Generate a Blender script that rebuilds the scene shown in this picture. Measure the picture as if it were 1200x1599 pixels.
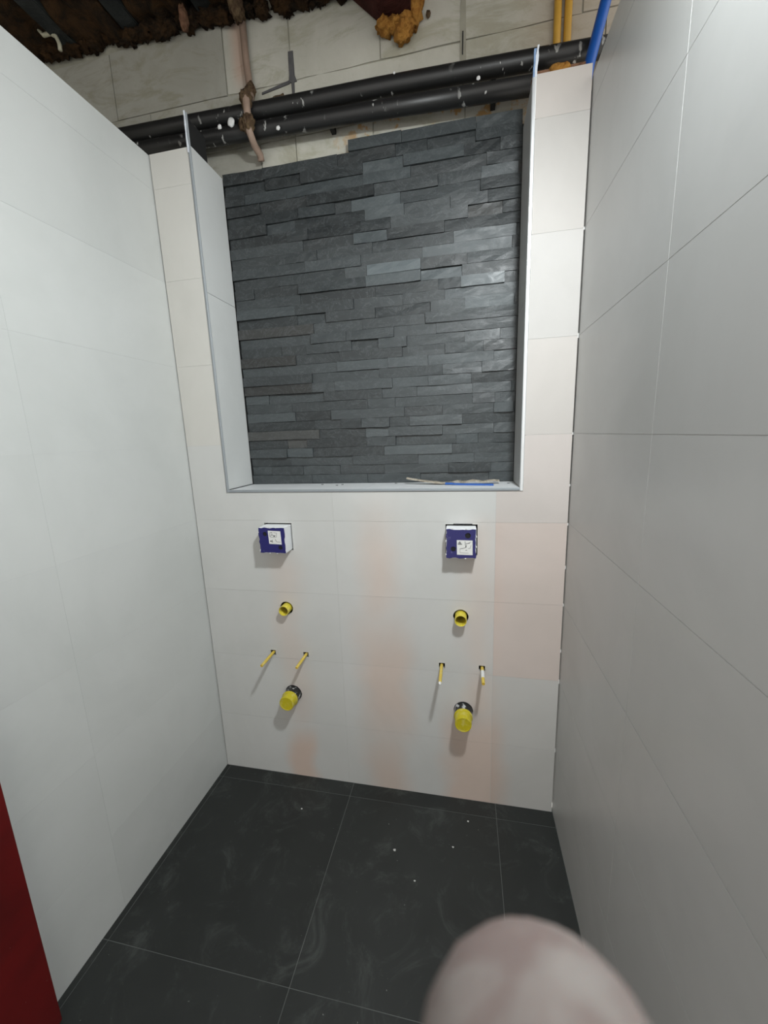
import bpy, bmesh, math, random
from mathutils import Matrix, Vector, noise
from mathutils.geometry import tessellate_polygon

random.seed(7)
D = bpy.data
COL = bpy.context.scene.collection
for o in list(D.objects):
    D.objects.remove(o)
SC = bpy.context.scene

# ------------------------------------------------------------------ camera
cam = D.cameras.new('camera'); camo = D.objects.new('camera', cam); COL.objects.link(camo)
cam.sensor_fit = 'VERTICAL'; cam.sensor_height = 24.0; cam.sensor_width = 24.0
cam.lens = 613.95 / 1599 * 24.0
cam.clip_start = 0.002; cam.clip_end = 50
R_ = Vector((0.97969556, 0.19733231, -0.03544823)); U_ = Vector((-0.00371484, 0.19464331, 0.98086706))
F_ = Vector((-0.20045652, 0.96081941, -0.19142425)); CP = Vector((1.0917, -1.4049, 1.4962))
camo.matrix_world = Matrix(((R_.x, U_.x, -F_.x, CP.x), (R_.y, U_.y, -F_.y, CP.y), (R_.z, U_.z, -F_.z, CP.z), (0, 0, 0, 1)))
cam.dof.use_dof = True; cam.dof.focus_distance = 1.7; cam.dof.aperture_fstop = 11.5
SC.camera = camo

# ------------------------------------------------------------------ world, exposure
w = D.worlds.new('world'); SC.world = w; w.use_nodes = True
w.node_tree.nodes['Background'].inputs[0].default_value = (1.0, 0.97, 0.91, 1)
w.node_tree.nodes['Background'].inputs[1].default_value = 1.35
vs = SC.view_settings; vs.view_transform = 'Standard'; vs.look = 'None'; vs.gamma = 1; vs.exposure = 0.0; vs.use_curve_mapping = False
LAMP_POS = (1.358, -0.98, 2.44); LAMP_R = 0.066; LAMP_STRENGTH = 690.0; LAMP_COL = (0.93, 0.985, 1.0)
LAMP_DIR = Vector((-0.36, 0.16, -0.9))

# ------------------------------------------------------------------ node helpers
class N:
    def __init__(s, name):
        m = D.materials.new(name); m.use_nodes = True; s.m = m; s.t = m.node_tree
        s.b = s.t.nodes['Principled BSDF']
    def n(s, kind, **kw):
        x = s.t.nodes.new(kind)
        for k, v in kw.items():
            if k.startswith('i_'): x.inputs[k[2:].replace('_', ' ')].default_value = v
            else: setattr(x, k, v)
        return x
    def l(s, a, b): s.t.links.new(a, b)
    def val(s, x, sock):
        if isinstance(x, (int, float)): sock.default_value = x
        else: s.l(x, sock)
    def math(s, op, a, b=0.0, clamp=False):
        x = s.n('ShaderNodeMath', operation=op, use_clamp=clamp); s.val(a, x.inputs[0]); s.val(b, x.inputs[1]); return x.outputs[0]
    def smooth(s, v, a, b, lo=0.0, hi=1.0):
        x = s.n('ShaderNodeMapRange', interpolation_type='SMOOTHSTEP'); s.val(v, x.inputs[0])
        x.inputs[1].default_value = a; x.inputs[2].default_value = b; x.inputs[3].default_value = lo; x.inputs[4].default_value = hi
        return x.outputs[0]
    def noise(s, scale, detail=4, rough=.55, vec=None, dist=0.0):
        x = s.n('ShaderNodeTexNoise'); x.inputs['Scale'].default_value = scale; x.inputs['Detail'].default_value = detail
        x.inputs['Roughness'].default_value = rough; x.inputs['Distortion'].default_value = dist
        if vec is not None: s.l(vec, x.inputs['Vector'])
        return x.outputs['Fac']
    def pos(s): return s.n('ShaderNodeNewGeometry').outputs['Position']
    def obj(s): return s.n('ShaderNodeTexCoord').outputs['Object']
    def scalev(s, v, sc):
        x = s.n('ShaderNodeMapping'); s.l(v, x.inputs[0]); x.inputs['Scale'].default_value = sc; return x.outputs[0]
    def mix(s, f, a, b, mode='MIX'):
        x = s.n('ShaderNodeMix', data_type='RGBA', blend_type=mode); s.val(f, x.inputs[0])
        for v, so in ((a, x.inputs[6]), (b, x.inputs[7])):
            if isinstance(v, tuple): so.default_value = (*v[:3], 1)
            else: s.l(v, so)
        return x.outputs[2]
    def ocol(s): return s.n('ShaderNodeObjectInfo').outputs['Color']
    def bump(s, h, strength=.3, dist=.002):
        x = s.n('ShaderNodeBump'); x.inputs['Strength'].default_value = strength; x.inputs['Distance'].default_value = dist
        s.l(h, x.inputs['Height']); s.l(x.outputs[0], s.b.inputs['Normal'])
    def done(s, col=None, rough=.5, metal=0.0, spec=.5):
        if col is not None:
            if isinstance(col, tuple): s.b.inputs['Base Color'].default_value = (*col[:3], 1)
            else: s.l(col, s.b.inputs['Base Color'])
        s.val(rough, s.b.inputs['Roughness']); s.b.inputs['Metallic'].default_value = metal
        s.b.inputs['Specular IOR Level'].default_value = spec
        return s.m

def simple(name, col, rough=.5, metal=0.0, spec=.5, var=.12, scale=30):
    a = N(name); f = a.noise(scale, 3, vec=a.pos())
    c2 = tuple(c * (1 - var) for c in col); c3 = tuple(min(1, c * (1 + var)) for c in col)
    return a.done(a.mix(f, c2, c3), rough, metal, spec)

# wall tile: pale grey concrete-look porcelain, tone per tile from the object's colour
def mat_tile(name, pink=False, rough=.42, spec=.5):
    a = N(name); p = a.pos(); oc = a.ocol()
    f1 = a.noise(2.2, 5, .6, p, .4); f2 = a.noise(9, 4, .6, p)
    c = a.mix(a.math('MULTIPLY', a.smooth(f1, .3, .75), .9), oc, a.mix(1.0, oc, (.90, .905, .90), 'MULTIPLY'))
    c = a.mix(a.math('MULTIPLY', a.smooth(f2, .55, .8), .35), c, a.mix(1.0, c, (.93, .93, .94), 'MULTIPLY'))
    if pink:   # soft salmon-pink bands of warm light and shade, painted into the tile colour
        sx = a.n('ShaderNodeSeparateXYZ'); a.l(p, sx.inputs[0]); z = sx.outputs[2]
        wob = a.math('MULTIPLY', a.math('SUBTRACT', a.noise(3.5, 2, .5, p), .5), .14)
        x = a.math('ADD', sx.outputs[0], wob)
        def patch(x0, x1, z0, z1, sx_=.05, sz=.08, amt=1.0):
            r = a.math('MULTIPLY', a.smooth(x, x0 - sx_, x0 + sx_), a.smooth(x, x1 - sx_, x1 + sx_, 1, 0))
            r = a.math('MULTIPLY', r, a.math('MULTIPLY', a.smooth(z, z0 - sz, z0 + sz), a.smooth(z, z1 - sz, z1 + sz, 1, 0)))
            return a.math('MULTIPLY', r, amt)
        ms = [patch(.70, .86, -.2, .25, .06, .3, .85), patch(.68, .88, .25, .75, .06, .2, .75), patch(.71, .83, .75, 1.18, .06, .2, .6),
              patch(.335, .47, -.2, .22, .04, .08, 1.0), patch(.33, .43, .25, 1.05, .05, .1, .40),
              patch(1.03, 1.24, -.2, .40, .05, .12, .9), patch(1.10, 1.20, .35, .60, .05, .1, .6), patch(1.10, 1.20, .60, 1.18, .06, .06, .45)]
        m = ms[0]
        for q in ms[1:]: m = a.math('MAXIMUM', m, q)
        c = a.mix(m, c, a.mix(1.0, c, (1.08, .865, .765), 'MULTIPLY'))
    a.bump(a.noise(60, 3, .6, p), .04, .001)
    return a.done(c, a.smooth(f1, .2, .8, rough - .05, rough + .06), 0, spec)

def mat_slate():
    a = N('slate'); o = a.obj(); oc = a.ocol()
    oi = a.n('ShaderNodeObjectInfo').outputs['Random']
    ad = a.n('ShaderNodeVectorMath', operation='ADD'); a.l(o, ad.inputs[0])
    cb = a.n('ShaderNodeCombineXYZ'); a.l(a.math('MULTIPLY', oi, 20), cb.inputs[0]); a.l(a.math('MULTIPLY', oi, 33), cb.inputs[2]); a.l(cb.outputs[0], ad.inputs[1])
    v = ad.outputs[0]
    f = a.noise(14, 6, .65, a.scalev(v, (1, 1, 2.2)), .8); g = a.noise(55, 5, .7, v)
    c = a.mix(f, a.mix(1.0, oc, (.72, .74, .76), 'MULTIPLY'), a.mix(1.0, oc, (1.25, 1.25, 1.24), 'MULTIPLY'))
    c = a.mix(a.math('MULTIPLY', a.smooth(g, .64, .78), .25), c, (.16, .17, .17))
    ve = a.noise(9, 5, .7, a.scalev(v, (1, 1, 1.5)), 2.5)
    c = a.mix(a.math('MULTIPLY', a.smooth(a.math('ABSOLUTE', a.math('SUBTRACT', ve, .5)), 0, .022, 1, 0), .30), c, (.15, .165, .17))
    h = a.math('ADD', f, a.math('MULTIPLY', g, .35))
    a.bump(h, .30, .004)
    return a.done(c, a.smooth(f, .3, .7, .38, .55), 0, .5)

def mat_floor():
    a = N('floor_porcelain'); p = a.pos(); oc = a.ocol()
    f = a.noise(3, 6, .65, p, .6); g = a.noise(6.5, 6, .75, p, 1.2)
    c = a.mix(f, a.mix(1.0, oc, (.6, .6, .6), 'MULTIPLY'), a.mix(1.0, oc, (1.4, 1.4, 1.4), 'MULTIPLY'))
    c = a.mix(a.math('MULTIPLY', a.smooth(g, .50, .78), .30), c, (.12, .13, .122))       # dried dust
    d = a.noise(110, 2, .5, p)
    c = a.mix(a.math('MULTIPLY', a.smooth(d, .74, .80), a.smooth(f, .42, .62)), c, (.32, .32, .30))   # plaster specks
    a.bump(a.noise(40, 4, .6, p), .08, .002)
    return a.done(c, a.smooth(f, .3, .7, .42, .58), 0, .35)

def mat_block():
    a = N('aerated_block'); p = a.pos(); oc = a.ocol()
    f = a.noise(5, 6, .65, p, .5); g = a.noise(34, 5, .7, p)
    c = a.mix(f, a.mix(1.0, oc, (.72, .71, .66), 'MULTIPLY'), a.mix(1.0, oc, (1.12, 1.12, 1.12), 'MULTIPLY'))
    c = a.mix(a.math('MULTIPLY', a.smooth(g, .6, .75), .3), c, (.30, .27, .20))
    st = a.noise(7, 5, .7, a.scalev(p, (.55, 1, 1.6)), 1.0)
    c = a.mix(a.math('MULTIPLY', a.smooth(st, .48, .66), .55), c, a.mix(1.0, c, (.66, .64, .52), 'MULTIPLY'))
    sx = a.n('ShaderNodeSeparateXYZ'); a.l(p, sx.inputs[0]); z = sx.outputs[2]; x = sx.outputs[0]
    rust = a.math('MULTIPLY', a.smooth(a.noise(22, 4, .6, p), .52, .62), a.math('MULTIPLY', a.smooth(z, 2.60, 2.62, 1, 0), a.smooth(x, .55, .75)))
    c = a.mix(a.math('MULTIPLY', rust, .8), c, (.42, .22, .05))                          # orange foam smears above the slate
    warm = a.math('MULTIPLY', a.smooth(x, .22, .27), a.smooth(x, .285, .30, 1, 0)); warm = a.math('MULTIPLY', warm, a.smooth(z, 2.75, 2.85))
    c = a.mix(a.math('MULTIPLY', warm, .6), c, (.52, .33, .25))
    wr = a.smooth(x, 1.20, 1.40)
    c = a.mix(a.math('MULTIPLY', wr, .35), c, (.42, .30, .20))
    a.bump(g, .4, .004)
    return a.done(c, .9, 0, .2)

def mat_blackpipe():
    a = N('black_plastic_pipe'); p = a.pos()
    g = a.noise(30, 3, .5, a.scalev(p, (1.6, 1, .8))); h = a.noise(5, 2, .5, p)
    c = a.mix(a.math('MULTIPLY', a.smooth(g, .63, .67), a.smooth(h, .42, .60)), (.012, .012, .012), (.46, .46, .44))
    return a.done(c, .42, 0, .5)

def mat_rough_ceiling(name, c1, c2, scale=9):
    a = N(name); p = a.pos(); f = a.noise(scale, 6, .7, p, .5)
    a.bump(f, .8, .02)
    return a.done(a.mix(a.smooth(f, .3, .7), c1, c2), .9, 0, .2)

def mat_skin():
    a = N('skin'); p = a.pos(); f = a.noise(130, 3, .6, p, .3); g = a.noise(420, 3, .6, p)
    c = a.mix(a.smooth(f, .35, .65), (.150, .132, .122), (.100, .072, .066))
    c = a.mix(a.math('MULTIPLY', g, .35), c, (.16, .145, .135))
    a.b.inputs['Subsurface Weight'].default_value = .15; a.b.inputs['Subsurface Radius'].default_value = (.004, .0015, .001)
    return a.done(c, .9, 0, .12)

def mat_red():
    a = N('red_paint'); p = a.pos(); f = a.noise(4, 4, .6, p, .4); g = a.noise(90, 2, .5, p)
    c = a.mix(a.smooth(f, .35, .7), (.072, .005, .005), (.115, .006, .006))
    c = a.mix(a.math('MULTIPLY', a.smooth(g, .78, .80), .6), c, (.4, .35, .33))
    return a.done(c, .4, 0, .4)

def mat_blue_cover():
    a = N('blue_plastic'); p = a.pos(); g = a.noise(38, 5, .6, p, .6)
    c = a.mix(a.math('MULTIPLY', a.smooth(g, .64, .76), .5), (.012, .011, .115), (.26, .26, .42))   # plaster smears
    return a.done(c, .38, 0, .5)

def mat_drain():
    a = N('smeared_black_pipe'); p = a.pos(); g = a.noise(45, 3, .6, p, .6)
    return a.done(a.mix(a.smooth(g, .58, .64), (.012, .013, .014), (.48, .49, .49)), .35, 0, .5)

def mat_yellow(name, col, dusty=.4):
    a = N(name); p = a.pos(); g = a.noise(60, 3, .6, p, .4)
    return a.done(a.mix(a.math('MULTIPLY', a.smooth(g, .50, .68), dusty), col, (.62, .58, .36)), .42, 0, .5)

M = dict(
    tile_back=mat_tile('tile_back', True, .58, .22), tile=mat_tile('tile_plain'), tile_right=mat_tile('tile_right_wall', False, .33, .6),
    slate=mat_slate(), floor=mat_floor(), block=mat_block(), pipe=mat_blackpipe(),
    grout=simple('grout', (.47, .47, .455), .9, var=.1), grout_left=simple('left_grout', (.51, .515, .505), .9, var=.06), grout_pale=simple('pale_grout', (.54, .54, .53), .9, var=.25, scale=9), floor_grout=simple('floor_grout', (.10, .105, .10), .9, var=.5, scale=6), board=simple('backer_board', (.30, .30, .29), .9),
    dark=simple('dark_backing', (.008, .008, .008), .8), mortar=simple('mortar', (.30, .29, .235), .95, var=.35, scale=14),
    mortar_dark=simple('dark_mortar', (.085, .083, .085), .95, var=.3, scale=60),
    adhesive=simple('tile_adhesive', (.012, .013, .014), .95), trim=simple('aluminium', (.26, .28, .295), .6, .2, var=.06), trim_lit=simple('lit_aluminium', (.80, .82, .83), .32, .5, var=.04),  # same aluminium twice: lit look in the right profile's colour, shade in the other
    film=simple('protective_film', (.70, .74, .80), .3, var=.2, scale=120), bluefilm=simple('blue_film', (.22, .33, .52), .4),
    plaster=simple('white_plaster', (.66, .66, .65), .8, var=.15, scale=90), blue=mat_blue_cover(), sticker=simple('sticker_paper', (.70, .70, .68), .6, var=.03),
    ink=simple('ink', (.05, .05, .05), .6), hole=simple('hole_dark', (.006, .006, .008), .8),
    yellow=mat_yellow('yellow_plastic', (.60, .50, .045)), cap=mat_yellow('yellow_cap', (.50, .42, .012), .25), tape=mat_yellow('yellow_sleeve', (.62, .45, .07)),
    drain=mat_drain(), gas=simple('yellow_conduit', (.55, .31, .045), .45), bluepipe=simple('blue_pipe', (.012, .085, .36), .4),
    copper=simple('dusty_copper', (.27, .19, .145), .6, var=.25), rust=mat_rough_ceiling('rust_crust', (.055, .03, .018), (.16, .11, .06), 40),
    deck=mat_rough_ceiling('dark_deck', (.010, .008, .007), (.035, .022, .014), 12), joist=mat_rough_ceiling('dark_joist', (.012, .014, .014), (.028, .031, .030), 10),
    wool=mat_rough_ceiling('brown_wool', (.006, .004, .002), (.042, .020, .006), 20), beam=mat_rough_ceiling('red_brown_timber', (.035, .009, .007), (.065, .018, .013), 12),
    foam=mat_rough_ceiling('orange_foam', (.20, .075, .012), (.46, .23, .05), 30), lath=mat_rough_ceiling('brown_lath', (.12, .06, .035), (.28, .15, .09), 30),
    wood=mat_rough_ceiling('torn_card', (.36, .31, .24), (.60, .54, .45), 60), bluestrip=simple('blue_strip', (.025, .10, .36), .4),
    crumb=simple('crumb', (.12, .12, .12), .9), crumb_w=simple('white_crumb', (.5, .5, .48), .9), skin=mat_skin(), red=mat_red(), strap=simple('strap', (.42, .40, .30), .6),
    metal=simple('lamp_metal', (.05, .05, .05), .5), nail=simple('nail', (.58, .44, .41), .35),
    white=simple('white_styrofoam', (.70, .71, .72), .7, var=.06))
e = N('lamp_glow'); e.b.inputs['Emission Color'].default_value = (*LAMP_COL, 1); e.b.inputs['Emission Strength'].default_value = LAMP_STRENGTH; M['glow'] = e.done((.8, .8, .8))

# ------------------------------------------------------------------ mesh helpers
def link(name, me, mat, parent=None, color=None, smooth=False):
    o = D.objects.new(name, me); COL.objects.link(o)
    if mat is not None and not me.materials: me.materials.append(mat)
    if parent is not None: o.parent = parent
    if color is not None: o.color = (*color, 1)
    if smooth:
        for p in me.polygons: p.use_smooth = True
    return o
def tag(o, label, cat, group=None, kind=None):
    o['label'] = label; o['category'] = cat
    if group: o['group'] = group
    if kind: o['kind'] = kind
    return o
def empty(name, loc=(0, 0, 0)):
    o = D.objects.new(name, None); COL.objects.link(o); o.location = loc; o.empty_display_size = .05; return o
def mesh(name, vs_, fs): 
    me = D.meshes.new(name); me.from_pydata([tuple(v) for v in vs_], [], fs); me.update()
    bm = bmesh.new(); bm.from_mesh(me); bmesh.ops.recalc_face_normals(bm, faces=bm.faces); bm.to_mesh(me); bm.free(); return me
def box(name, a, b, mat, parent=None, color=None, bevel=0.0):
    bm = bmesh.new(); bmesh.ops.create_cube(bm, size=1)
    for v in bm.verts: v.co = Vector([(a[i] + b[i]) / 2 + v.co[i] * (b[i] - a[i]) for i in range(3)])
    if bevel: bmesh.ops.bevel(bm, geom=bm.edges[:], offset=bevel, segments=2, affect='EDGES')
    me = D.meshes.new(name); bm.to_mesh(me); bm.free()
    return link(name, me, mat, parent, color)
def circ(c, r, n=24, j=0.0):
    return [(c[0] + r * (1 + j * random.uniform(-1, 1)) * math.cos(2 * math.pi * i / n), c[1] + r * (1 + j * random.uniform(-1, 1)) * math.sin(2 * math.pi * i / n)) for i in range(n)]
def rect(x0, z0, x1, z1): return [(x0, z0), (x1, z0), (x1, z1), (x0, z1)]
def plate(name, outer, holes, plane, th, mat, parent=None, color=None):
    """slab: outline (u,v) with holes cut through; plane maps (u,v,depth) to the scene"""
    loops = [outer] + holes; flat = [p for l in loops for p in l]; n = len(flat)
    tri = tessellate_polygon([[Vector((p[0], p[1], 0)) for p in l] for l in loops])
    V = [plane(u, v, 0) for u, v in flat] + [plane(u, v, th) for u, v in flat]
    Fs = [tuple(t) for t in tri] + [tuple(i + n for i in reversed(t)) for t in tri]
    k = 0
    for l in loops:
        m = len(l)
        for i in range(m): a, b = k + i, k + (i + 1) % m; Fs.append((a, b, b + n, a + n))
        k += m
    return link(name, mesh(name, V, Fs), mat, parent, color)
BACK = lambda y: (lambda u, v, d: (u, y + d, v))
LEFT = lambda x: (lambda u, v, d: (x - d, u, v))
RIGHT = lambda x: (lambda u, v, d: (x + d, u, v))
FLAT = lambda z: (lambda u, v, d: (u, v, z - d))
def tube(name, pts, r, mat, parent=None, n=16, caps=True, inner=None, color=None, jit=0.0):
    """swept pipe; r number or list per point; inner = wall thickness makes it hollow at the first end"""
    P = [Vector(p) for p in pts]; rs = r if isinstance(r, (list, tuple)) else [r] * len(P)
    V = []; Fs = []; up = None
    for i, p in enumerate(P):
        t = (P[min(i + 1, len(P) - 1)] - P[max(i - 1, 0)]).normalized()
        if up is None: up = Vector((0, 0, 1)) if abs(t.z) < .9 else Vector((0, 1, 0))
        s = t.cross(up).normalized(); q = s.cross(t).normalized(); up = q
        for k in range(n):
            a = 2 * math.pi * k / n; rr = rs[i] * (1 + jit * random.uniform(-1, 1)); V.append(p + (s * math.cos(a) + q * math.sin(a)) * rr)
        if i:
            b = (i - 1) * n
            for k in range(n): Fs.append((b + k, b + (k + 1) % n, b + n + (k + 1) % n, b + n + k))
    if caps: Fs.append(tuple(range(n - 1, -1, -1))); Fs.append(tuple(range((len(P) - 1) * n, len(P) * n)))
    return link(name, mesh(name, V, Fs), mat, parent, color, smooth=False if n < 8 else True)
def lathe_y(name, prof, cx, cz, mat, parent=None, n=32):
    """profile of (radius, y) turned about an axis along y through (cx, cz)"""
    V = []; Fs = []
    for r, y in prof:
        for k in range(n):
            a = 2 * math.pi * k / n; V.append((cx + r * math.cos(a), y, cz + r * math.sin(a)))
    for i in range(len(prof) - 1):
        for k in range(n): Fs.append((i * n + k, i * n + (k + 1) % n, (i + 1) * n + (k + 1) % n, (i + 1) * n + k))
    if prof[0][0] > 0.0005: Fs.append(tuple(range(n)))
    if prof[-1][0] > 0.0005: Fs.append(tuple(range((len(prof) - 1) * n, len(prof) * n)))
    me = mesh(name, V, Fs); o = link(name, me, mat, parent)
    for p in me.polygons: p.use_smooth = len(p.vertices) == 4
    me.set_sharp_from_angle(angle=math.radians(35)); return o
def lump(name, c, s, mat, parent=None, amp=.35, seed=0, sub=3, freq=2.2):
    bm = bmesh.new(); bmesh.ops.create_icosphere(bm, subdivisions=sub, radius=1)
    for v in bm.verts:
        d = v.co.normalized(); k = 1 + amp * noise.noise(d * freq + Vector((seed * 3.7, seed, 1))) + amp * .4 * noise.noise(d * 6 + Vector((seed, 0, 0)))
        v.co = Vector((c[0] + d.x * s[0] * k, c[1] + d.y * s[1] * k, c[2] + d.z * s[2] * k))
    me = D.meshes.new(name); bm.to_mesh(me); bm.free(); return link(name, me, mat, parent, smooth=True)

W = 1.44; G = .0005
ZJ = [0.0, .28, .58, .88, 1.18, 1.48, 1.78, 2.08, 2.38, 2.49]
GREY = (.56, .555, .535)
def tone(base=GREY, j=.03): 
    k = 1 + random.uniform(-j, j); return tuple(c * k for c in base)

# ------------------------------------------------------------------ floor
fl = box('floor', (-.01, -2.3, -.03), (W + .01, .02, -.0007), M['floor_grout'])
tag(fl, 'dark charcoal porcelain tile floor with thin pale joints and white dust', 'floor', kind='structure')
fx = [-.0, .02, .62, 1.22, W]; fy = [-2.3, -1.865, -1.265, -.665, -.065, .0]
for i in range(4):
    for j in range(5):
        plate('tile', rect(fx[i] + .001, fy[j] + .001, fx[i + 1] - .001, fy[j + 1] - .001), [], FLAT(0), .0040, M['floor'], fl, tone((.0185, .0205, .0192), .10))

# ------------------------------------------------------------------ side walls
wl = box('wall_left', (-.08, -2.3, -.01), (-.0005, .015, 2.488), M['grout_left'])
tag(wl, 'left wall of pale grey tiles rising to a cut top edge', 'wall', kind='structure')
ly = [-2.3, -1.78, -1.18, -.58, .004]
for j in range(len(ZJ) - 1):
    for i in range(4):
        plate('tile', rect(ly[i] + G * .25, ZJ[j] + G * .5, ly[i + 1] - G * .25, ZJ[j + 1] - G * .5), [], LEFT(0), .0030, M['tile'], wl, tone((.545, .555, .54), .025))
wr = box('wall_right', (W + .0008, -2.3, -.01), (W + .08, .015, 2.463), M['grout_pale'])
tag(wr, 'right wall of smooth grey tiles with fine white joints', 'wall', kind='structure')
ry = [-2.3, -1.76, -1.16, -.56, .0]; rz = ZJ[:-1] + [2.463]
for j in range(len(rz) - 1):
    for i in range(4):
        plate('tile', rect(ry[i] + G * 1.4, rz[j] + G * 1.4, ry[i + 1] - G * 1.4, rz[j + 1] - G * 1.4), [], RIGHT(W), .0030, M['tile_right'], wr, tone((.52, .525, .515), .012))
# masonry behind the right partition's end, carrying on to the block wall
# ------------------------------------------------------------------ back wall (pre-wall with niche)
NX0, NX1, NZ = .168, 1.278, 1.303      # niche opening
IN = [(.3726, .8098), (1.0798, .8148)]; DR = [(.3709, .4167), (1.0905, .4174)]
ROD = [(.2929, .6031, .103), (.4416, .605, .098), (1.0077, .6058, .114), (1.1597, .6073, .0985)]
BOX = [(.312, .419, 1.063, 1.164, .057), (1.0285, 1.1325, 1.060, 1.166, .050)]
def holes_in(x0, z0, x1, z1, grow=0.0):
    hs = []
    for c in IN:
        if x0 < c[0] < x1 and z0 < c[1] < z1: hs.append(circ(c, .0285 + grow, 24, .015))
    for c in DR:
        if x0 < c[0] < x1 and z0 < c[1] < z1: hs.append(circ(c, .0375 + grow, 24, .015))
    for c in ROD:
        if x0 < c[0] < x1 and z0 < c[1] < z1: hs.append(rect(c[0] - .0115 - grow, c[1] - .0125 - grow, c[0] + .0115 + grow, c[1] + .0105 + grow))
    for b in BOX:
        if x0 < b[0] < x1 and z0 < b[2] < z1: hs.append(rect(b[0] - .004 - grow, b[2] - .003 - grow, b[1] + .0055 + grow, b[3] + .006 + grow))
    return hs
U_OUT = [(.006, 0), (1.434, 0), (1.434, 2.49), (NX1 + .014, 2.49), (NX1 + .014, NZ - .012), (NX0 - .014, NZ - .012), (NX0 - .014, 2.49), (.006, 2.49)]
wb = plate('wall_back', U_OUT, holes_in(0, 0, W, 2.5, .002), BACK(.0007), .020, M['grout'])
tag(wb, 'back wall of pale tiles with a tall niche and pipe stubs', 'wall', kind='structure')
PK = (.66, .60, .545); CR = (.64, .625, .60)
cols = [(.004, .6), (.6, 1.2), (1.2, 1.4365)]
for j in range(len(ZJ) - 1):
    z0, z1 = ZJ[j] + G, ZJ[j + 1] - G
    for i, (x0, x1) in enumerate(cols):
        x0 += G if i else 0; x1 -= G if i < 2 else 0
        col = tone((.555, .555, .54), .025)
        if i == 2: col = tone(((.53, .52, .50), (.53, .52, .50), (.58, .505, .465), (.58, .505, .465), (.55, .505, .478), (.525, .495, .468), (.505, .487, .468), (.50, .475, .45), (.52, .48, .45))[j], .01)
        elif j > 4: col = tone((.575, .56, .525), .015)
        if z0 < NZ < z1:
            if i == 0: poly = [(x0, z0), (x1, z0), (x1, NZ - .0005), (NX0 - .011, NZ - .0005), (NX0 - .011, z1), (x0, z1)]
            elif i == 1: poly = rect(x0, z0, x1, NZ - .0005)
            else: poly = [(x0, z0), (x1, z0), (x1, z1), (NX1 + .011, z1), (NX1 + .011, NZ - .0005), (x0, NZ - .0005)]
        elif z0 > NZ:
            if i == 1: continue
            poly = rect(x0, z0, NX0 - .011, z1) if i == 0 else rect(NX1 + .011, z0, x1, z1)
        else: poly = rect(x0, z0, x1, z1)
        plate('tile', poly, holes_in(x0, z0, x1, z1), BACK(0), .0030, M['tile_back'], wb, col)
# dark cavity panels seen in the joints of the two corners and behind the cut holes
box('cavity_backing', (-.010, .045, 0), (1.449, .06, 1.28), M['dark'], wb)
box('corner_backing', (-.0095, .0235, 1.285), (.15, .03, 2.45), M['dark'], wb)
box('corner_backing', (1.30, .0235, 1.285), (1.45, .03, 2.44), M['dark'], wb)
# white tile spacers left in the corner gaps
for z in (.28, .575, .88, 1.175, 1.48, 1.78, 2.08, .70, 1.31, 1.02):
    h = random.uniform(.003, .007); box('tile_spacer', (1.4368, .002, z - h), (1.4398, .008, z + h), M['plaster'], wb)
for z in (.10, .33, .60, .9, 1.15, 1.27, 1.42, 1.62, 1.69, 1.85, .005, 2.3):
    h = random.uniform(.015, .06); box('tile_spacer', (.0004, .0045, z), (.0038, .0095, z + h), M['plaster'], wb)
# niche lining
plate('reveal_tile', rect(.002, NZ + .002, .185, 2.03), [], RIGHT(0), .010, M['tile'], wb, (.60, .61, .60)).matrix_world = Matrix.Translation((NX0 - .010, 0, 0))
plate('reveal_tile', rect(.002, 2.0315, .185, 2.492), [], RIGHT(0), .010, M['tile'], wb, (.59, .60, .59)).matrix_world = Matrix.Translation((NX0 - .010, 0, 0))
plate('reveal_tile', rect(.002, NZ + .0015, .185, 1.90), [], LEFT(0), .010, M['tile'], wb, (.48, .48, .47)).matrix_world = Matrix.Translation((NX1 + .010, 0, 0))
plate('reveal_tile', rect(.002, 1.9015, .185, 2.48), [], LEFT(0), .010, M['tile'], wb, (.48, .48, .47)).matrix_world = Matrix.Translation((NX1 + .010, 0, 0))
plate('sill_tile', rect(NX0 + .0004, .002, .726, .186), [], FLAT(NZ), .0108, M['tile'], wb, (.66, .67, .68))
plate('sill_tile', rect(.7275, .002, NX1 - .0004, .186), [], FLAT(NZ), .0108, M['tile'], wb, (.66, .67, .68))
box('sill_joint', (NX0 - .001, .008, NZ + .0001), (NX0 + .0035, .186, NZ + .0024), M['dark'], wb)
bb = box('backer_board', (.1475, .0245, 2.44), (.1575, .112, 2.585), M['dark'], wb)
# edge profiles of the niche
def profile(name, poly, z0, z1, label, mat='trim'):
    n = len(poly); V = [(x, y, z0) for x, y in poly] + [(x, y, z1) for x, y in poly]
    Fs = [tuple(range(n)), tuple(range(2 * n - 1, n - 1, -1))] + [(i, (i + 1) % n, (i + 1) % n + n, i + n) for i in range(n)]
    o = link(name, mesh(name, V, Fs), M[mat]); tag(o, label, 'trim', kind='structure'); return o
t1 = profile('trim_1', [(.1585, .0018), (.1585, -.0022), (.1605, -.0034), (.1655, -.0030), (.1685, -.0008), (.1685, .0018)], NZ - .010, 2.588, 'metal edge profile in a shaded tone up the left side of the niche')
t2 = profile('trim_2', [(NX1 - .0006, .0018), (NX1 - .0006, -.0008), (NX1 + .002, -.0032), (NX1 + .0085, -.0034), (NX1 + .0105, -.0022), (NX1 + .0105, .0018)], NZ - .010, 2.482, 'metal edge profile in a lit tone up the right side of the niche', 'trim_lit')
n = 6
poly = [(.0018, NZ), (-.0012, NZ), (-.0034, NZ - .0025), (-.0034, NZ - .0085), (-.002, NZ - .0105), (.0018, NZ - .0105)]
V = [(.1688, y, z) for y, z in poly] + [(NX1 - .0010, y, z) for y, z in poly]
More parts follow.
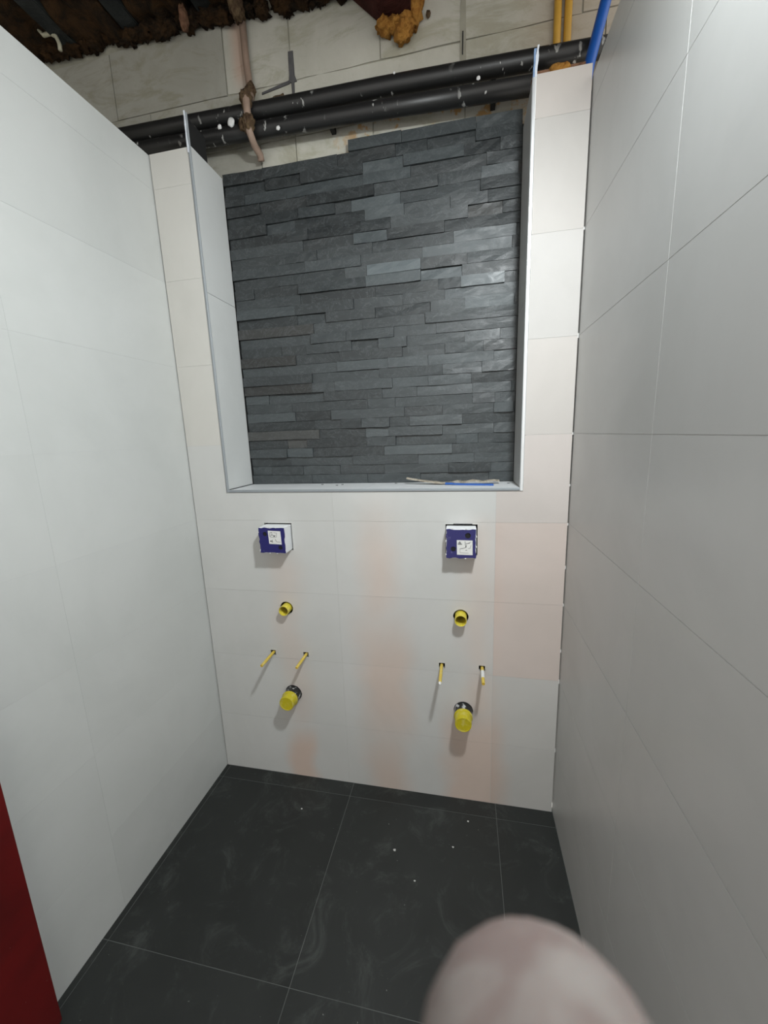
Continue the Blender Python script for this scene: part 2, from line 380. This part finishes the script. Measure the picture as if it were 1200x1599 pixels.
t3 = link('trim_3', mesh('trim_3', V, [tuple(range(n)), tuple(range(2 * n - 1, n - 1, -1))] + [(i, (i + 1) % n, (i + 1) % n + n, i + n) for i in range(n)]), M['trim'])
tag(t3, 'metal edge profile along the front of the niche sill', 'trim', kind='structure')
# torn film and ragged metal at the profile tops
def ragged(name, x0, x1, y0, y1, z0, z1, mat, parent, lean=0.0):
    k = 7; V = []; Fs = []
    for i in range(k):
        z = z0 + (z1 - z0) * i / (k - 1); s = lean * i / (k - 1); a = random.uniform(-.0014, .0014) if i else 0; b = random.uniform(-.0014, .0014) if i else 0
        V += [(x0 + s + a, y0, z), (x1 + s + b, y0, z), (x1 + s + b, y1, z), (x0 + s + a, y1, z)]
        if i:
            q = (i - 1) * 4
            for m_ in range(4): Fs.append((q + m_, q + (m_ + 1) % 4, q + 4 + (m_ + 1) % 4, q + 4 + m_))
    Fs += [(3, 2, 1, 0), tuple(range(4 * k - 4, 4 * k))]
    return link(name, mesh(name, V, Fs), mat, parent)
ragged('film', NX1 + .0055, NX1 + .0115, -.0030, -.0014, 2.482, 2.557, M['film'], t2, .004)
ragged('film_backing', NX1 + .0000, NX1 + .0055, -.0028, .008, 2.482, 2.550, M['bluefilm'], t2, .003)
ragged('film', .1590, .1640, -.0052, -.0036, 2.47, 2.592, M['film'], t1, -.001)

# ------------------------------------------------------------------ slate cladding in the niche
wn = box('wall_niche', (.160, .2005, 1.292), (1.286, .2085, 2.500), M['adhesive'])
tag(wn, 'split-face dark slate strip cladding on the back of the niche', 'wall', kind='structure')
ROWS = 33; Z0 = 1.3045; RH = (2.540 - Z0) / ROWS
bright = [(.727, .931, 2.128, 3.2), (1.076, 1.229, 2.046, 2.9), (.726, .876, 2.448, 1.8), (.726, .90, 2.410, 1.6), (.676, .861, 2.35, 2.0), (.726, .873, 2.278, 1.8),
          (1.144, 1.267, 2.385, 1.8), (.68, .809, 2.205, 1.7), (.878, 1.086, 2.44, 1.6), (.937, 1.252, 2.14, 2.1), (1.09, 1.262, 1.962, 2.4), (1.05, 1.265, 2.20, 1.9), (.72, .93, 2.09, 2.0), (.95, 1.08, 2.055, 2.3), (1.2, 1.27, 1.60, 2.0), (1.12, 1.262, 1.655, 1.5)]  # lighter stones; the lamp's glints on them are put into their tone
def stone(x0, x1, z0, z1, t):
    y = random.uniform(.183, .194); nx = 4 if x1 - x0 > .07 else 3
    tx = random.uniform(-.0020, .0020); tz = random.uniform(-.0018, .0018)
    g = .0004; V = []; Fs = []
    for k in range(3):
        for i in range(nx + 1):
            u = i / nx; v = k / 2
            yy = y + tx * (u - .5) * 2 + tz * (v - .5) * 2 + random.uniform(-.0008, .0008)
            zz = z0 + g + (z1 - z0 - 2 * g) * v + (random.uniform(-.0007, .0007) if k != 1 else 0)
            V.append((x0 + g + (x1 - x0 - 2 * g) * u, yy, zz))
    for k in range(2):
        for i in range(nx): a = k * (nx + 1) + i; Fs.append((a, a + 1, a + nx + 2, a + nx + 1))
    ring = list(range(nx + 1)) + [nx + 1 + nx, 2 * (nx + 1) + nx] + list(range(3 * nx + 1, 2 * (nx + 1) - 1, -1)) + [nx + 1]
    b = len(V); V += [(V[i][0], .2004, V[i][2]) for i in ring]; m_ = len(ring)
    for i in range(m_): Fs.append((ring[i], ring[(i + 1) % m_], b + (i + 1) % m_, b + i))
    c = Vector(((x0 + x1) / 2, .2, (z0 + z1) / 2))
    o = link('stone', mesh('stone', [Vector(p) - c for p in V], Fs), M['slate'], wn, t); o.location = c
for r in range(ROWS):
    z0 = Z0 + r * RH; z1 = z0 + RH; zc = (z0 + z1) / 2
    ff = sorted((a, b, t) for a, b, z, t in bright if z0 <= z < z1)
    xa, xb = .171, 1.2765
    if r == ROWS - 1: xa = .677
    cuts = [xa]; seam = .735 + (.02 if (r // 2) % 2 else -.03) + random.uniform(-.01, .01)
    segs = []; x = xa
    while x < xb - .001:
        nxt = [f for f in ff if f[0] >= x - .002]
        lim = nxt[0][0] if nxt else xb
        if nxt and lim - x < .03: segs.append((x, min(nxt[0][1], xb), nxt[0][2])); x = min(nxt[0][1], xb); ff.remove(nxt[0]); continue
        L = random.choice((.09, .12, .15, .18, .21, .25, .30)) * random.uniform(.9, 1.1)
        e_ = x + L
        if abs(e_ - seam) < .05 and r % 3: e_ = seam
        if lim - e_ < .05: e_ = lim
        segs.append((x, e_, None)); x = e_
    for a, b, t in segs:
        if b - a < .004: continue
        k = t * .75 if t else random.choice((.60, .74, .86, .95, 1.05, 1.25)) * random.uniform(.92, 1.08) * (.82 + .22 * min(1, (a + b) / 2)) * (1.14 - .36 * r / 32)  # darker towards top and left: lamp falloff put into the stone colour
        base = (.044, .051, .0535) if random.random() > .10 or (.35 < a < 1.1) else (.047, .0475, .0455)
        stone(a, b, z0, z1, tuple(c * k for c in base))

# ------------------------------------------------------------------ block wall behind, ceiling deck
wrear = box('wall_rear', (-1.2, .2150, 1.25), (1.9, .30, 3.10), M['mortar'])
tag(wrear, 'old wall of pale aerated blocks above the niche', 'wall', kind='structure')
def block(x0, x1, z0, z1, col):
    y = .2095 + random.uniform(0, .003); g = .0022; k = 6; V = []; Fs = []
    jit = lambda s: random.uniform(-s, s)
    out = [(x0 + g + (x1 - x0 - 2 * g) * i / k, z0 + g + jit(.002)) for i in range(k + 1)] + [(x1 - g - (x1 - x0 - 2 * g) * i / k, z1 - g + jit(.002)) for i in range(k + 1)]
    plate('block', out, [], BACK(y), .2146 - y, M['block'], wrear, col)
PB = (.50, .49, .44)
for xs, z0, z1 in (([-1.2, -.75, -.36, .02, .326, .469, .766, 1.0885, 1.42, 1.9], 2.36, 2.60), ([-1.2, -.55, -.13, .30, .469, 1.081, 1.52, 1.9], 2.60, 2.775), ([-1.2, -.80, -.28, .21, .469, .80, 1.081, 1.45, 1.9], 2.775, 3.0), ):
    for a, b in zip(xs[:-1], xs[1:]): block(a, b, z0, z1, tone(tuple(c * (.70 if b < .35 else 1) for c in PB), .05))  # left blocks darker: shade away from the lamp put into their colour
# wide mortar-filled slot and dark open joint
plate('mortar_joint', [(.458, 2.768), (.490, 2.768), (.482, 2.79), (.481, 2.862), (.463, 2.862), (.462, 2.79)], [], BACK(.2078), .004, M['mortar_dark'], wrear)
plate('mortar_joint', [(.472, 2.70), (.476, 2.70), (.480, 2.768), (.468, 2.768)], [], BACK(.2078), .004, M['mortar_dark'], wrear)
plate('mortar_joint', [(.35, 2.752), (.46, 2.766), (.46, 2.776), (.35, 2.758)], [], BACK(.2078), .004, M['mortar_dark'], wrear)
plate('mortar_joint', [(1.071, 2.69), (1.092, 2.69), (1.090, 2.92), (1.074, 2.92)], [], BACK(.2078), .004, M['mortar'], wrear)
plate('open_joint', [(1.078, 2.735), (1.0815, 2.735), (1.083, 2.80), (1.079, 2.80)], [], BACK(.2066), .003, M['hole'], wrear)
wf = box('wall_blocker', (-1.28, -2.3, -.01), (-1.2, .30, 3.13), M['mortar'])  # added out of view to keep side light off the block wall
tag(wf, 'unseen wall added beyond the left partition to block side light', 'wall', kind='structure')
ce = box('ceiling', (-1.2, -2.3, 3.085), (1.9, .30, 3.13), M['deck'])
tag(ce, 'dark unfinished ceiling deck with brown insulation between joists', 'ceiling', kind='structure')
for x in (-.98, -.70, -.42, -.14, .17):
    box('joist', (x - .035, -2.3, 3.025), (x + .035, .205, 3.084), M['joist'], ce, bevel=.004)
def wool(x0, x1, z, name='insulation', seed=1):
    nx, ny = 14, 30; V = []; Fs = []
    for j in range(ny + 1):
        for i in range(nx + 1):
            x = x0 + (x1 - x0) * i / nx; y = -2.3 + 2.508 * (j / ny) ** .55
            V.append((x, y, z + .05 * noise.noise(Vector((x * 7, y * 7, seed))) + .025 * noise.noise(Vector((x * 22, y * 22, seed))) - .035 * max(0, j / ny - .85) / .15))
    for j in range(ny):
        for i in range(nx): a = j * (nx + 1) + i; Fs.append((a, a + 1, a + nx + 2, a + nx + 1))
    b = len(V); V += [(v[0], v[1], 3.083) for v in V]
    m_ = nx + 1; rim = [i for i in range(m_)] + [j * m_ + nx for j in range(1, ny + 1)] + [ny * m_ + i for i in range(nx - 1, -1, -1)] + [j * m_ for j in range(ny - 1, 0, -1)]
    for i in range(len(rim)): p, q = rim[i], rim[(i + 1) % len(rim)]; Fs.append((p, q, q + b, p + b))
    link(name, mesh(name, V, Fs), M['wool'], ce, smooth=True)
for k, x in enumerate((-1.19, -.94, -.66, -.38, -.10, .21)):
    wool(x, x + (.20 if k else .17), 3.045 - .0 * k, seed=k + 1)
wool(.42, .70, 3.03, seed=11); wool(.72, 1.02, 3.06, seed=12); wool(1.05, 1.5, 3.075, seed=13)
for k in range(46):
    u = k / 45; x = -1.0 + 1.66 * u + random.uniform(-.02, .02); sz = random.uniform(.018, .036)
    lump('insulation_tuft', (x, .188, 3.035 - .055 * max(0, min(1, (x + .5) / 1.0)) + random.uniform(-.012, .010)), (sz * 1.2, .022, sz * random.uniform(.5, .9)), M['wool'], ce, .8, k, 3, 3.5)
lump('rust_clump', (.302, .165, 2.985), (.025, .03, .035), M['rust'], ce, .5, 4)
lump('splinter', (.10, .15, 2.985), (.012, .02, .04), M['lath'], ce, .4, 6)
# red-brown roof beam end with expanding foam round it
bmv = [(.700, 2.97), (.806, 2.872), (.915, 2.852), (.925, 3.08), (.66, 3.08)]
be = plate('roof_beam', bmv, [], (lambda u, v, d: (u, .2065 - d, v)), 1.6, M['beam'])
tag(be, 'red-brown roof beam stub ending at the block wall', 'beam')
for k, (x, z, sx_, sz) in enumerate(((.822, 2.845, .030, .022), (.885, 2.822, .032, .032), (.925, 2.87, .022, .045), (.855, 2.842, .03, .018), (.945, 2.93, .018, .05), (.90, 2.845, .03, .03))):
    lump('foam', (x, .185, z), (sx_, .028, sz), M['foam'], be, .5, k + 10, 3, 2.6)
lump('foam', (.968, .2, 2.862), (.008, .008, .010), M['rust'], be, .4, 33, 2)
hk = tube('strap', [(x + .10, .13, z + .045) for x, z in ((-.60, 3.035), (-.602, 3.01), (-.585, 2.99), (-.555, 2.99), (-.530, 2.975), (-.520, 2.95), (-.521, 2.93))], .007, M['strap'], n=8)
tag(hk, 'pale curled strap hanging from the dark ceiling at left', 'strap')

# ------------------------------------------------------------------ pipes above the niche
pu = empty('black_pipe', (0, .15, 2.655)); tag(pu, 'upper of two black pipes crossing above the slate niche', 'pipe', 'black pipes above the niche')
def P_(parent, pts): l = parent.location; return [(p[0] - l.x, p[1] - l.y, p[2] - l.z) for p in pts]
tube('pipe_run', P_(pu, [(-1.1, .15, 2.69), (0, .15, 2.668), (.4, .15, 2.658), (.8, .15, 2.651), (1.27, .15, 2.636), (1.7, .15, 2.622)]), .0265, M['pipe'], pu, 24)
pl = empty('black_pipe', (0, .15, 2.60)); tag(pl, 'lower of two black pipes, just above the slate top edge', 'pipe', 'black pipes above the niche')
tube('pipe_run', P_(pl, [(-1.1, .15, 2.645), (0, .15, 2.612), (.4, .15, 2.599), (.8, .15, 2.587), (1.345, .15, 2.566)]), .0262, M['pipe'], pl, 24)
# pipe clips carrying them on the wall
for px, par, z in ((-.4, pu, 2.676), (.62, pu, 2.6545), (1.18, pu, 2.639), (-.4, pl, 2.624), (.62, pl, 2.5925), (1.18, pl, 2.5715)):
    box('pipe_clip', *[tuple(q) for q in (P_(par, [(px - .008, .174, z - .012), (px + .008, .2094, z + .012)]))], M['dark'], par)
for k, (x, y, z, s) in enumerate(((.262, .121, 2.622, .014), (.215, .121, 2.616, .008), (.44, .122, 2.576, .007), (.86, .1245, 2.664, .004), (1.13, .1245, 2.60, .006))):
    par = pl if z < 2.63 else pu; c = P_(par, [(x, y, z)])[0]
    lump('plaster_splash', c, (s, s * .5, s * 1.1), M['plaster'], par, .4, k + 50, 2)
lump('mortar_lump', (.432, .19, 2.703), (.026, .022, .016), M['rust'], wrear, .5, 71)
cp = empty('copper_pipe', (.305, .19, 2.56)); tag(cp, 'dusty copper pipe running down the block wall across the black pipes', 'pipe')
tube('pipe_run', P_(cp, [(.303, .192, 3.02), (.306, .192, 2.85), (.315, .188, 2.75), (.325, .165, 2.715), (.332, .118, 2.694), (.335, .107, 2.665), (.336, .107, 2.60), (.336, .110, 2.575), (.335, .14, 2.552), (.334, .185, 2.547), (.333, .192, 2.53)]), .0125, M['copper'], cp, 14)
for k, (x, y, z, s) in enumerate(((.318, .180, 2.745, .020), (.331, .115, 2.675, .022), (.337, .108, 2.60, .022), (.312, .112, 2.602, .016))):
    lump('rust_crust', P_(cp, [(x, y, z)])[0], (s, s * .8, s * 1.3), M['rust'], cp, .5, k + 90)
c1 = tube('gas_conduit', [(1.374, .196, 3.08), (1.3735, .196, 2.8), (1.376, .196, 2.45)], .0115, M['gas'], n=14)
tag(c1, 'left one of two yellow conduits beside the blue pipe', 'conduit', 'yellow conduits at top right')
c2 = tube('gas_conduit', [(1.408, .196, 3.08), (1.405, .196, 2.8), (1.403, .196, 2.45)], .0115, M['gas'], n=14)
tag(c2, 'right one of two yellow conduits, nearest the blue pipe', 'conduit', 'yellow conduits at top right')
c3 = tube('water_pipe', [(1.56, .11, 3.08), (1.491, .11, 2.72), (1.452, .10, 2.56), (1.432, .085, 2.44)], .0155, M['bluepipe'], n=18)
tag(c3, 'thick blue pipe leaning into the top right corner', 'pipe')
lt = box('wall_lath', (1.285, .050, 2.25), (1.43, .085, 2.532), M['lath']); tag(lt, 'rough reddish brown lath behind the top of the right pier', 'lath')
lump('foam', (1.36, .060, 2.525), (.03, .02, .02), M['foam'], lt, .5, 41)

# ------------------------------------------------------------------ concealed valve boxes
def jag(x0, z0, x1, z1, nseg=9, a=.0022):
    P = []
    for (ax, az), (bx, bz) in (((x0, z0), (x1, z0)), ((x1, z0), (x1, z1)), ((x1, z1), (x0, z1)), ((x0, z1), (x0, z0))):
        for i in range(nseg):
            t = i / nseg; ox = random.uniform(-a, a) if i else 0
            P.append((ax + (bx - ax) * t + (ox if ax == bx else 0), az + (bz - az) * t + (ox if az == bz else 0)))
    return P
def line(name, pts, w_, y, mat, parent):
    V = []; Fs = []
    for i in range(len(pts) - 1):
        a, b = Vector(pts[i]), Vector(pts[i + 1]); d = (b - a).normalized(); n_ = Vector((-d.y, d.x)) * w_ / 2; k = len(V)
        for q in (a - n_, b - n_, b + n_, a + n_): V.append((q.x, y, q.y))
        for q in (a - n_, b - n_, b + n_, a + n_): V.append((q.x, y + .0004, q.y))
        Fs += [(k, k + 1, k + 2, k + 3), (k + 4, k + 7, k + 6, k + 5)] + [(k + i_, k + (i_ + 1) % 4, k + 4 + (i_ + 1) % 4, k + 4 + i_) for i_ in range(4)]
    return link(name, mesh(name, V, Fs), mat, parent)
def valve_box(b, holes, stick, label, art):
    x0, x1, z0, z1, p = b; t = empty('valve_box', ((x0 + x1) / 2, 0, (z0 + z1) / 2)); tag(t, label, 'valve box', 'concealed valve boxes in the back wall')
    ox, oz = t.location.x, t.location.z
    x0 -= ox; x1 -= ox; z0 -= oz; z1 -= oz
    box('housing', (x0, -p + .003, z0), (x1, .040, z1), M['white'], t, bevel=.0015)
    hs = [circ((hx - ox, hz - oz), hr, 16) for hx, hz, hr in holes]
    cv = plate('cover', jag(x0 + .0012, z0 + .001, x1 - .0012, z1 - .0012), hs, BACK(-p), .0045, M['blue'], t)
    for i, (hx, hz, hr) in enumerate(holes):
        lathe_y('screw_recess', [(hr * .98, -p + .0026), (hr * .4, -p + .0028)], hx - ox, hz - oz, M['hole'], cv, 16)
    for k in range(7):   # plaster left along the edges of the cover
        e_ = random.choice('lrtb'); u = random.random()
        c = {'l': (x0, z0 + u * (z1 - z0)), 'r': (x1, z0 + u * (z1 - z0)), 't': (x0 + u * (x1 - x0), z1), 'b': (x0 + u * (x1 - x0), z0)}[e_]
        lump('plaster_crumb', (c[0], -p + .0015, c[1]), (.0035 if e_ in 'tb' else .0022, .0022, .0022 if e_ in 'tb' else .0045), M['plaster'], cv, .4, k, 2)
    sx0, sz0, sx1, sz1, rot = stick; sx0 -= ox; sx1 -= ox; sz0 -= oz; sz1 -= oz
    st = plate('sticker', [(sx0, sz0), (sx1, sz0 - rot), (sx1 - rot, sz1 - rot), (sx0 - rot, sz1)], [], BACK(-p - .0009), .0008, M['sticker'], t)
    sw, sh = sx1 - sx0, sz1 - sz0
    for pts, wd in art: line('print', [(sx0 + u * sw, sz0 + v * sh) for u, v in pts], wd * sw, -p - .0014, M['ink'], st)
    return t
artL = [([(.10, .55), (.14, .86), (.30, .88), (.26, .66), (.10, .55)], .025), ([(.28, .70), (.48, .60), (.55, .66)], .03), ([(.12, .50), (.62, .52), (.66, .84), (.40, .86)], .02),
        ([(.40, .58), (.50, .60)], .09), ([(.52, .36), (.60, .16), (.92, .14)], .025), ([(.10, .16), (.16, .26), (.20, .14)], .05), ([(.27, .30), (.25, .14), (.32, .14)], .04)]
artR = [([(.10, .80), (.17, .90), (.25, .80), (.10, .80)], .035), ([(.06, .73), (.32, .73)], .055), ([(.52, .92), (.53, .70), (.56, .58)], .025), ([(.56, .76), (.84, .82)], .03), ([(.18, .40), (.44, .46), (.58, .52), (.62, .70)], .025),
        ([(.54, .55), (.60, .55)], .09), ([(.62, .76), (.90, .90)], .015), ([(.90, .68), (.84, .46), (.70, .44)], .015), ([(.20, .38), (.20, .14)], .015), ([(.20, .14), (.74, .12)], .012), ([(.55, .32), (.64, .32)], .03)]
valve_box(BOX[0], [(.338, 1.139, .0088), (.3985, 1.086, .0088)], (.354, 1.101, .4055, 1.153, .002), 'blue and white valve box on the left, above the left yellow pipe', artL)
valve_box(BOX[1], [(1.104, 1.143, .0100), (1.054, 1.094, .0092)], (1.0665, 1.074, 1.1205, 1.127, .0006), 'blue and white valve box on the right, sticker at its lower right', artR)
# dark slots cut beside and above the boxes
box('cut_slot', (1.0525, -.0012, 1.1715), (1.120, .0004, 1.1745), M['hole'], wb)

# ------------------------------------------------------------------ urinal rough-in: inlets, rods, drains
for k, ((x, z), p, side) in enumerate(((IN[0], .030, 'left'), (IN[1], .037, 'right'))):
    r = .0208 if k == 0 else .0218
    o = lathe_y('inlet_pipe', [(r - .0035, .035), (r - .0035, -p + .004), (r - .0022, -p), (r - .0006, -p - .0006), (r, -p + .001), (r, .035)], 0, 0, M['yellow'])
    o.location = (x, 0, z)
    tag(o, 'open yellow inlet pipe stub below the %s blue valve box' % side, 'pipe', 'yellow inlet pipes')
where = ['yellow sleeved rod furthest left on the back wall', 'second yellow sleeved rod from the left, above the left capped drain', 'third yellow sleeved rod from the left, pale tip, left of the right drain', 'whitened yellow rod furthest right on the back wall']
for k, (x, z, p) in enumerate(ROD):
    o = empty('threaded_rod', (x, 0, z)); tag(o, where[k], 'rod', 'mounting rods in the back wall')
    dx = (.001, .001, -.001, .001)[k]; r = .0062
    lathe_y('sleeve', [(r * .95, .04), (r, -.02), (r * 1.05, -p * .6), (r * .98, -p + .001), (r * .72, -p), (r * .70, -p + .004), (.0004, -p + .004)], dx, 0, M['tape'], o, 14)
    if k == 2: lathe_y('pale_tip', [(r * 1.0, -p + .001), (r * .5, -p - .006), (.0004, -p - .008)], dx, 0, M['plaster'], o, 14)
    if k == 3:
        lathe_y('plaster_coat', [(r * 1.12, -.022), (r * 1.15, -.045), (r * 1.10, -p * .66)], dx, 0, M['plaster'], o, 14)
for k, ((x, z), p, side) in enumerate(((DR[0], .0735, 'left'), (DR[1], .083, 'right'))):
    o = empty('drain_pipe', (x, 0, z)); tag(o, 'yellow capped black drain pipe low on the %s of the back wall' % side, 'drain', 'capped drain pipes')
    lathe_y('socket', [(.0345, .04), (.0345, -.012), (.033, -.018), (.033, -.034)], 0, 0, M['drain'], o, 32)
    lathe_y('collar', [(.0372, .0125), (.0372, .003), (.036, .001), (.0348, .003)], 0, 0, M['hole'], o, 32)
    lathe_y('cap', [(.0345, -.0345), (.0352, -.0365), (.0352, -.041), (.0320, -.043), (.0312, -p + .003), (.0300, -p), (.0270, -p - .0002), (.0262, -p + .0012), (.0004, -p + .0012)], 0, 0, M['cap'], o, 32)

# ------------------------------------------------------------------ things lying on the niche sill
def strip(name, pts, w_, t_, mat, jag_=0.0):
    V = []; Fs = []
    for i, (x, y, z) in enumerate(pts):
        ja, jb = random.uniform(-jag_, jag_), random.uniform(-jag_, jag_)
        V += [(x, y - w_ / 2 + ja, z), (x, y + w_ / 2 + jb, z), (x, y + w_ / 2 + jb, z + t_ + jag_ * .3 * random.random()), (x, y - w_ / 2 + ja, z + t_ + jag_ * .3 * random.random())]
        if i:
            q = (i - 1) * 4
            for m_ in range(4): Fs.append((q + m_, q + (m_ + 1) % 4, q + 4 + (m_ + 1) % 4, q + 4 + m_))
    Fs += [(3, 2, 1, 0), tuple(range(len(V) - 4, len(V)))]
    return link(name, mesh(name, V, Fs), mat)
pts = []
for i in range(19):
    u = i / 18; x = .868 + .352 * u
    z = NZ + .0008 + .020 * max(0, 1 - u / .45) ** 1.3 + (.004 + .006 * math.sin(u * 15) ** 2 if u > .55 else .0006 + max(0, u - .35) * .02)
    pts.append((x, .128 - .012 * math.sin(u * 3), z))
o = strip('torn_strip', pts, .026, .0045, M['wood'], .0045); tag(o, 'torn beige strip of card lying on the niche sill against the slate', 'strip')
pts = [(1.02 + .175 * i / 8, .100 - .034 * i / 8, NZ + .0003 + (.002 if i < 2 else 0)) for i in range(9)]
o = strip('plastic_strip', pts, .018, .0062, M['bluestrip']); tag(o, 'flat blue plastic strip on the sill, in front of the beige strip', 'strip')
for k, (x, y, where_) in enumerate(((.512, .14, 'leftmost on the white niche sill'), (.585, .11, 'of a close pair on the niche sill, nearer the front edge'), (.602, .130, 'of a close pair on the niche sill, nearer the slate'),
        (.82, .155, 'on the niche sill just left of the torn beige strip'), (1.252, .12, 'at the right end of the niche sill by the lit-toned profile'))):
    o = lump('debris_crumb', (x, y, NZ + .0012), (.0055, .005, .0014), M['crumb'], None, .5, k, 2); tag(o, 'grey debris crumb ' + where_, 'crumb', 'crumbs on the niche sill')
for k, (x, y, s, where_) in enumerate(((.845, -.252, .0050, 'largest, in the middle of the dark floor'), (1.055, -.205, .0038, 'on the dark floor left of the right-hand joint, halfway forward'), (.93, -.34, .0035, 'nearest the camera in the floor middle, by the fingertip'),
        (.44, -.155, .0035, 'alone on the left floor tile near the back wall'), (1.11, -.096, .0042, 'on the dark floor close to the joint by the right drain'))):
    o = lump('plaster_crumb', (x, y, s * .32), (s, s * .8, s * .4), M['crumb_w'], None, .5, k + 20, 2); tag(o, 'white plaster crumb ' + where_, 'crumb', 'plaster crumbs on the floor')

# ------------------------------------------------------------------ red door leaf folded back along the left wall
dr = box('door_1', (.010, -1.66, .004), (.050, -.832, 2.06), M['red'], bevel=.0015); tag(dr, 'dark red painted door leaf standing open by the left wall', 'door', kind='structure')
hd = box('door_handle_plate', (.0500, -1.60, .95), (.054, -1.56, 1.15), M['trim'], dr, bevel=.001)

# ------------------------------------------------------------------ work light up by the right wall (source of the room's light)
ld = LAMP_DIR.normalized(); lp = Vector(LAMP_POS)
lamp = empty('work_light', LAMP_POS); tag(lamp, 'round black site lamp hanging from the ceiling beside the right wall', 'lamp')
q = ld.to_track_quat('Z', 'Y').to_matrix()
def ring(prof, name, mat, n=32):
    V = []; Fs = []
    for r, h in prof:
        for k in range(n): a = 2 * math.pi * k / n; V.append(q @ Vector((r * math.cos(a), r * math.sin(a), h)))
    for i in range(len(prof) - 1):
        for k in range(n): Fs.append((i * n + k, i * n + (k + 1) % n, (i + 1) * n + (k + 1) % n, (i + 1) * n + k))
    Fs.append(tuple(range(n))); Fs.append(tuple(range((len(prof) - 1) * n, len(prof) * n)))
    return link(name, mesh(name, V, Fs), mat, lamp)
ring([(LAMP_R, 0), (LAMP_R, .003)], 'diffuser', M['glow'])
ring([(LAMP_R * .8, -.030), (LAMP_R + .008, -.024), (LAMP_R + .010, -.0006)], 'housing', M['metal'])
tube('cable', [(0, 0, -.01) , tuple(-ld * .035), (.02, -.03, .2), (.0, -.02, .45), (0, 0, .724)], .004, M['metal'], lamp, 8)

# ------------------------------------------------------------------ hand of the person taking the picture, one finger in front of the lens
def hand():
    CH = {'palm': [(1.1441, -1.4724, 1.3008, .024), (1.1406, -1.4523, 1.3427, .025)],
          'index': [(1.1125, -1.4358, 1.3923, .0130), (1.105, -1.4205, 1.4249, .0108), (1.0984, -1.4020, 1.4432, .0104), (1.0969, -1.3865, 1.4550, .0089)],
          'middle': [(1.1341, -1.4319, 1.3896, .0132), (1.1262, -1.3859, 1.3988, .0108), (1.1213, -1.3819, 1.3715, .0096), (1.1248, -1.4052, 1.3659, .0086)],
          'ring': [(1.1541, -1.431, 1.3834, .0125), (1.1476, -1.3872, 1.391, .0102), (1.1417, -1.383, 1.3656, .0092), (1.1442, -1.4065, 1.3601, .0082)],
          'pinky': [(1.1726, -1.4333, 1.3737, .0112), (1.169, -1.3992, 1.3812, .0090), (1.1632, -1.3939, 1.3618, .0080), (1.1635, -1.4114, 1.3571, .0072)],
          'thumb': [(1.1124, -1.456, 1.3331, .017), (1.0801, -1.4442, 1.3531, .0135), (1.0658, -1.4299, 1.3767, .0115), (1.0665, -1.4195, 1.3971, .0098)],
          'arm': [(1.1515, -1.4888, 1.2735, .027), (1.165, -1.528, 1.227, .030), (1.1988, -1.6256, 1.1122, .038)]}
    segs = []
    for k, ch in CH.items():
        segs += list(zip(ch[:-1], ch[1:]))
    wr0 = CH['palm'][0]; pm = CH['palm'][1]
    for k in ('index', 'middle', 'ring', 'pinky'): 
        b = CH[k][0]; segs.append(((pm[0], pm[1], pm[2], .022), b)); segs.append(((wr0[0], wr0[1], wr0[2], .022), (b[0], b[1], b[2], .012)))
    segs.append((CH['index'][0], CH['middle'][0])); segs.append((CH['middle'][0], CH['ring'][0])); segs.append((CH['ring'][0], CH['pinky'][0]))
    segs.append((wr0, CH['arm'][0])); segs.append((wr0, CH['thumb'][0]))
    bm = bmesh.new()
    for a, b in segs:      # tapered limbs, then fused into one surface
        A, B = Vector(a[:3]), Vector(b[:3]); L = (B - A).length; st = max(2, int(L / .0035))
        for i in range(st + 1):
            t = i / st; c = A.lerp(B, t); r = a[3] + (b[3] - a[3]) * t
            bmesh.ops.create_icosphere(bm, subdivisions=2, radius=r, matrix=Matrix.Translation(c))
    me = D.meshes.new('hand'); bm.to_mesh(me); bm.free()
    o = D.objects.new('hand', me); COL.objects.link(o)
    md = o.modifiers.new('fuse', 'REMESH'); md.mode = 'VOXEL'; md.voxel_size = .0022; md.use_smooth_shade = True
    sm = o.modifiers.new('smooth', 'SMOOTH'); sm.factor = .5; sm.iterations = 5
    dg = bpy.context.evaluated_depsgraph_get(); me2 = D.meshes.new_from_object(o.evaluated_get(dg)); me2.name = 'hand'
    o.modifiers.clear(); o.data = me2; me2.materials.clear(); me2.materials.append(M['skin'])
    for p in me2.polygons: p.use_smooth = True
    tag(o, 'blurred fingertip of the person holding the camera, at the bottom edge', 'hand')
hand()
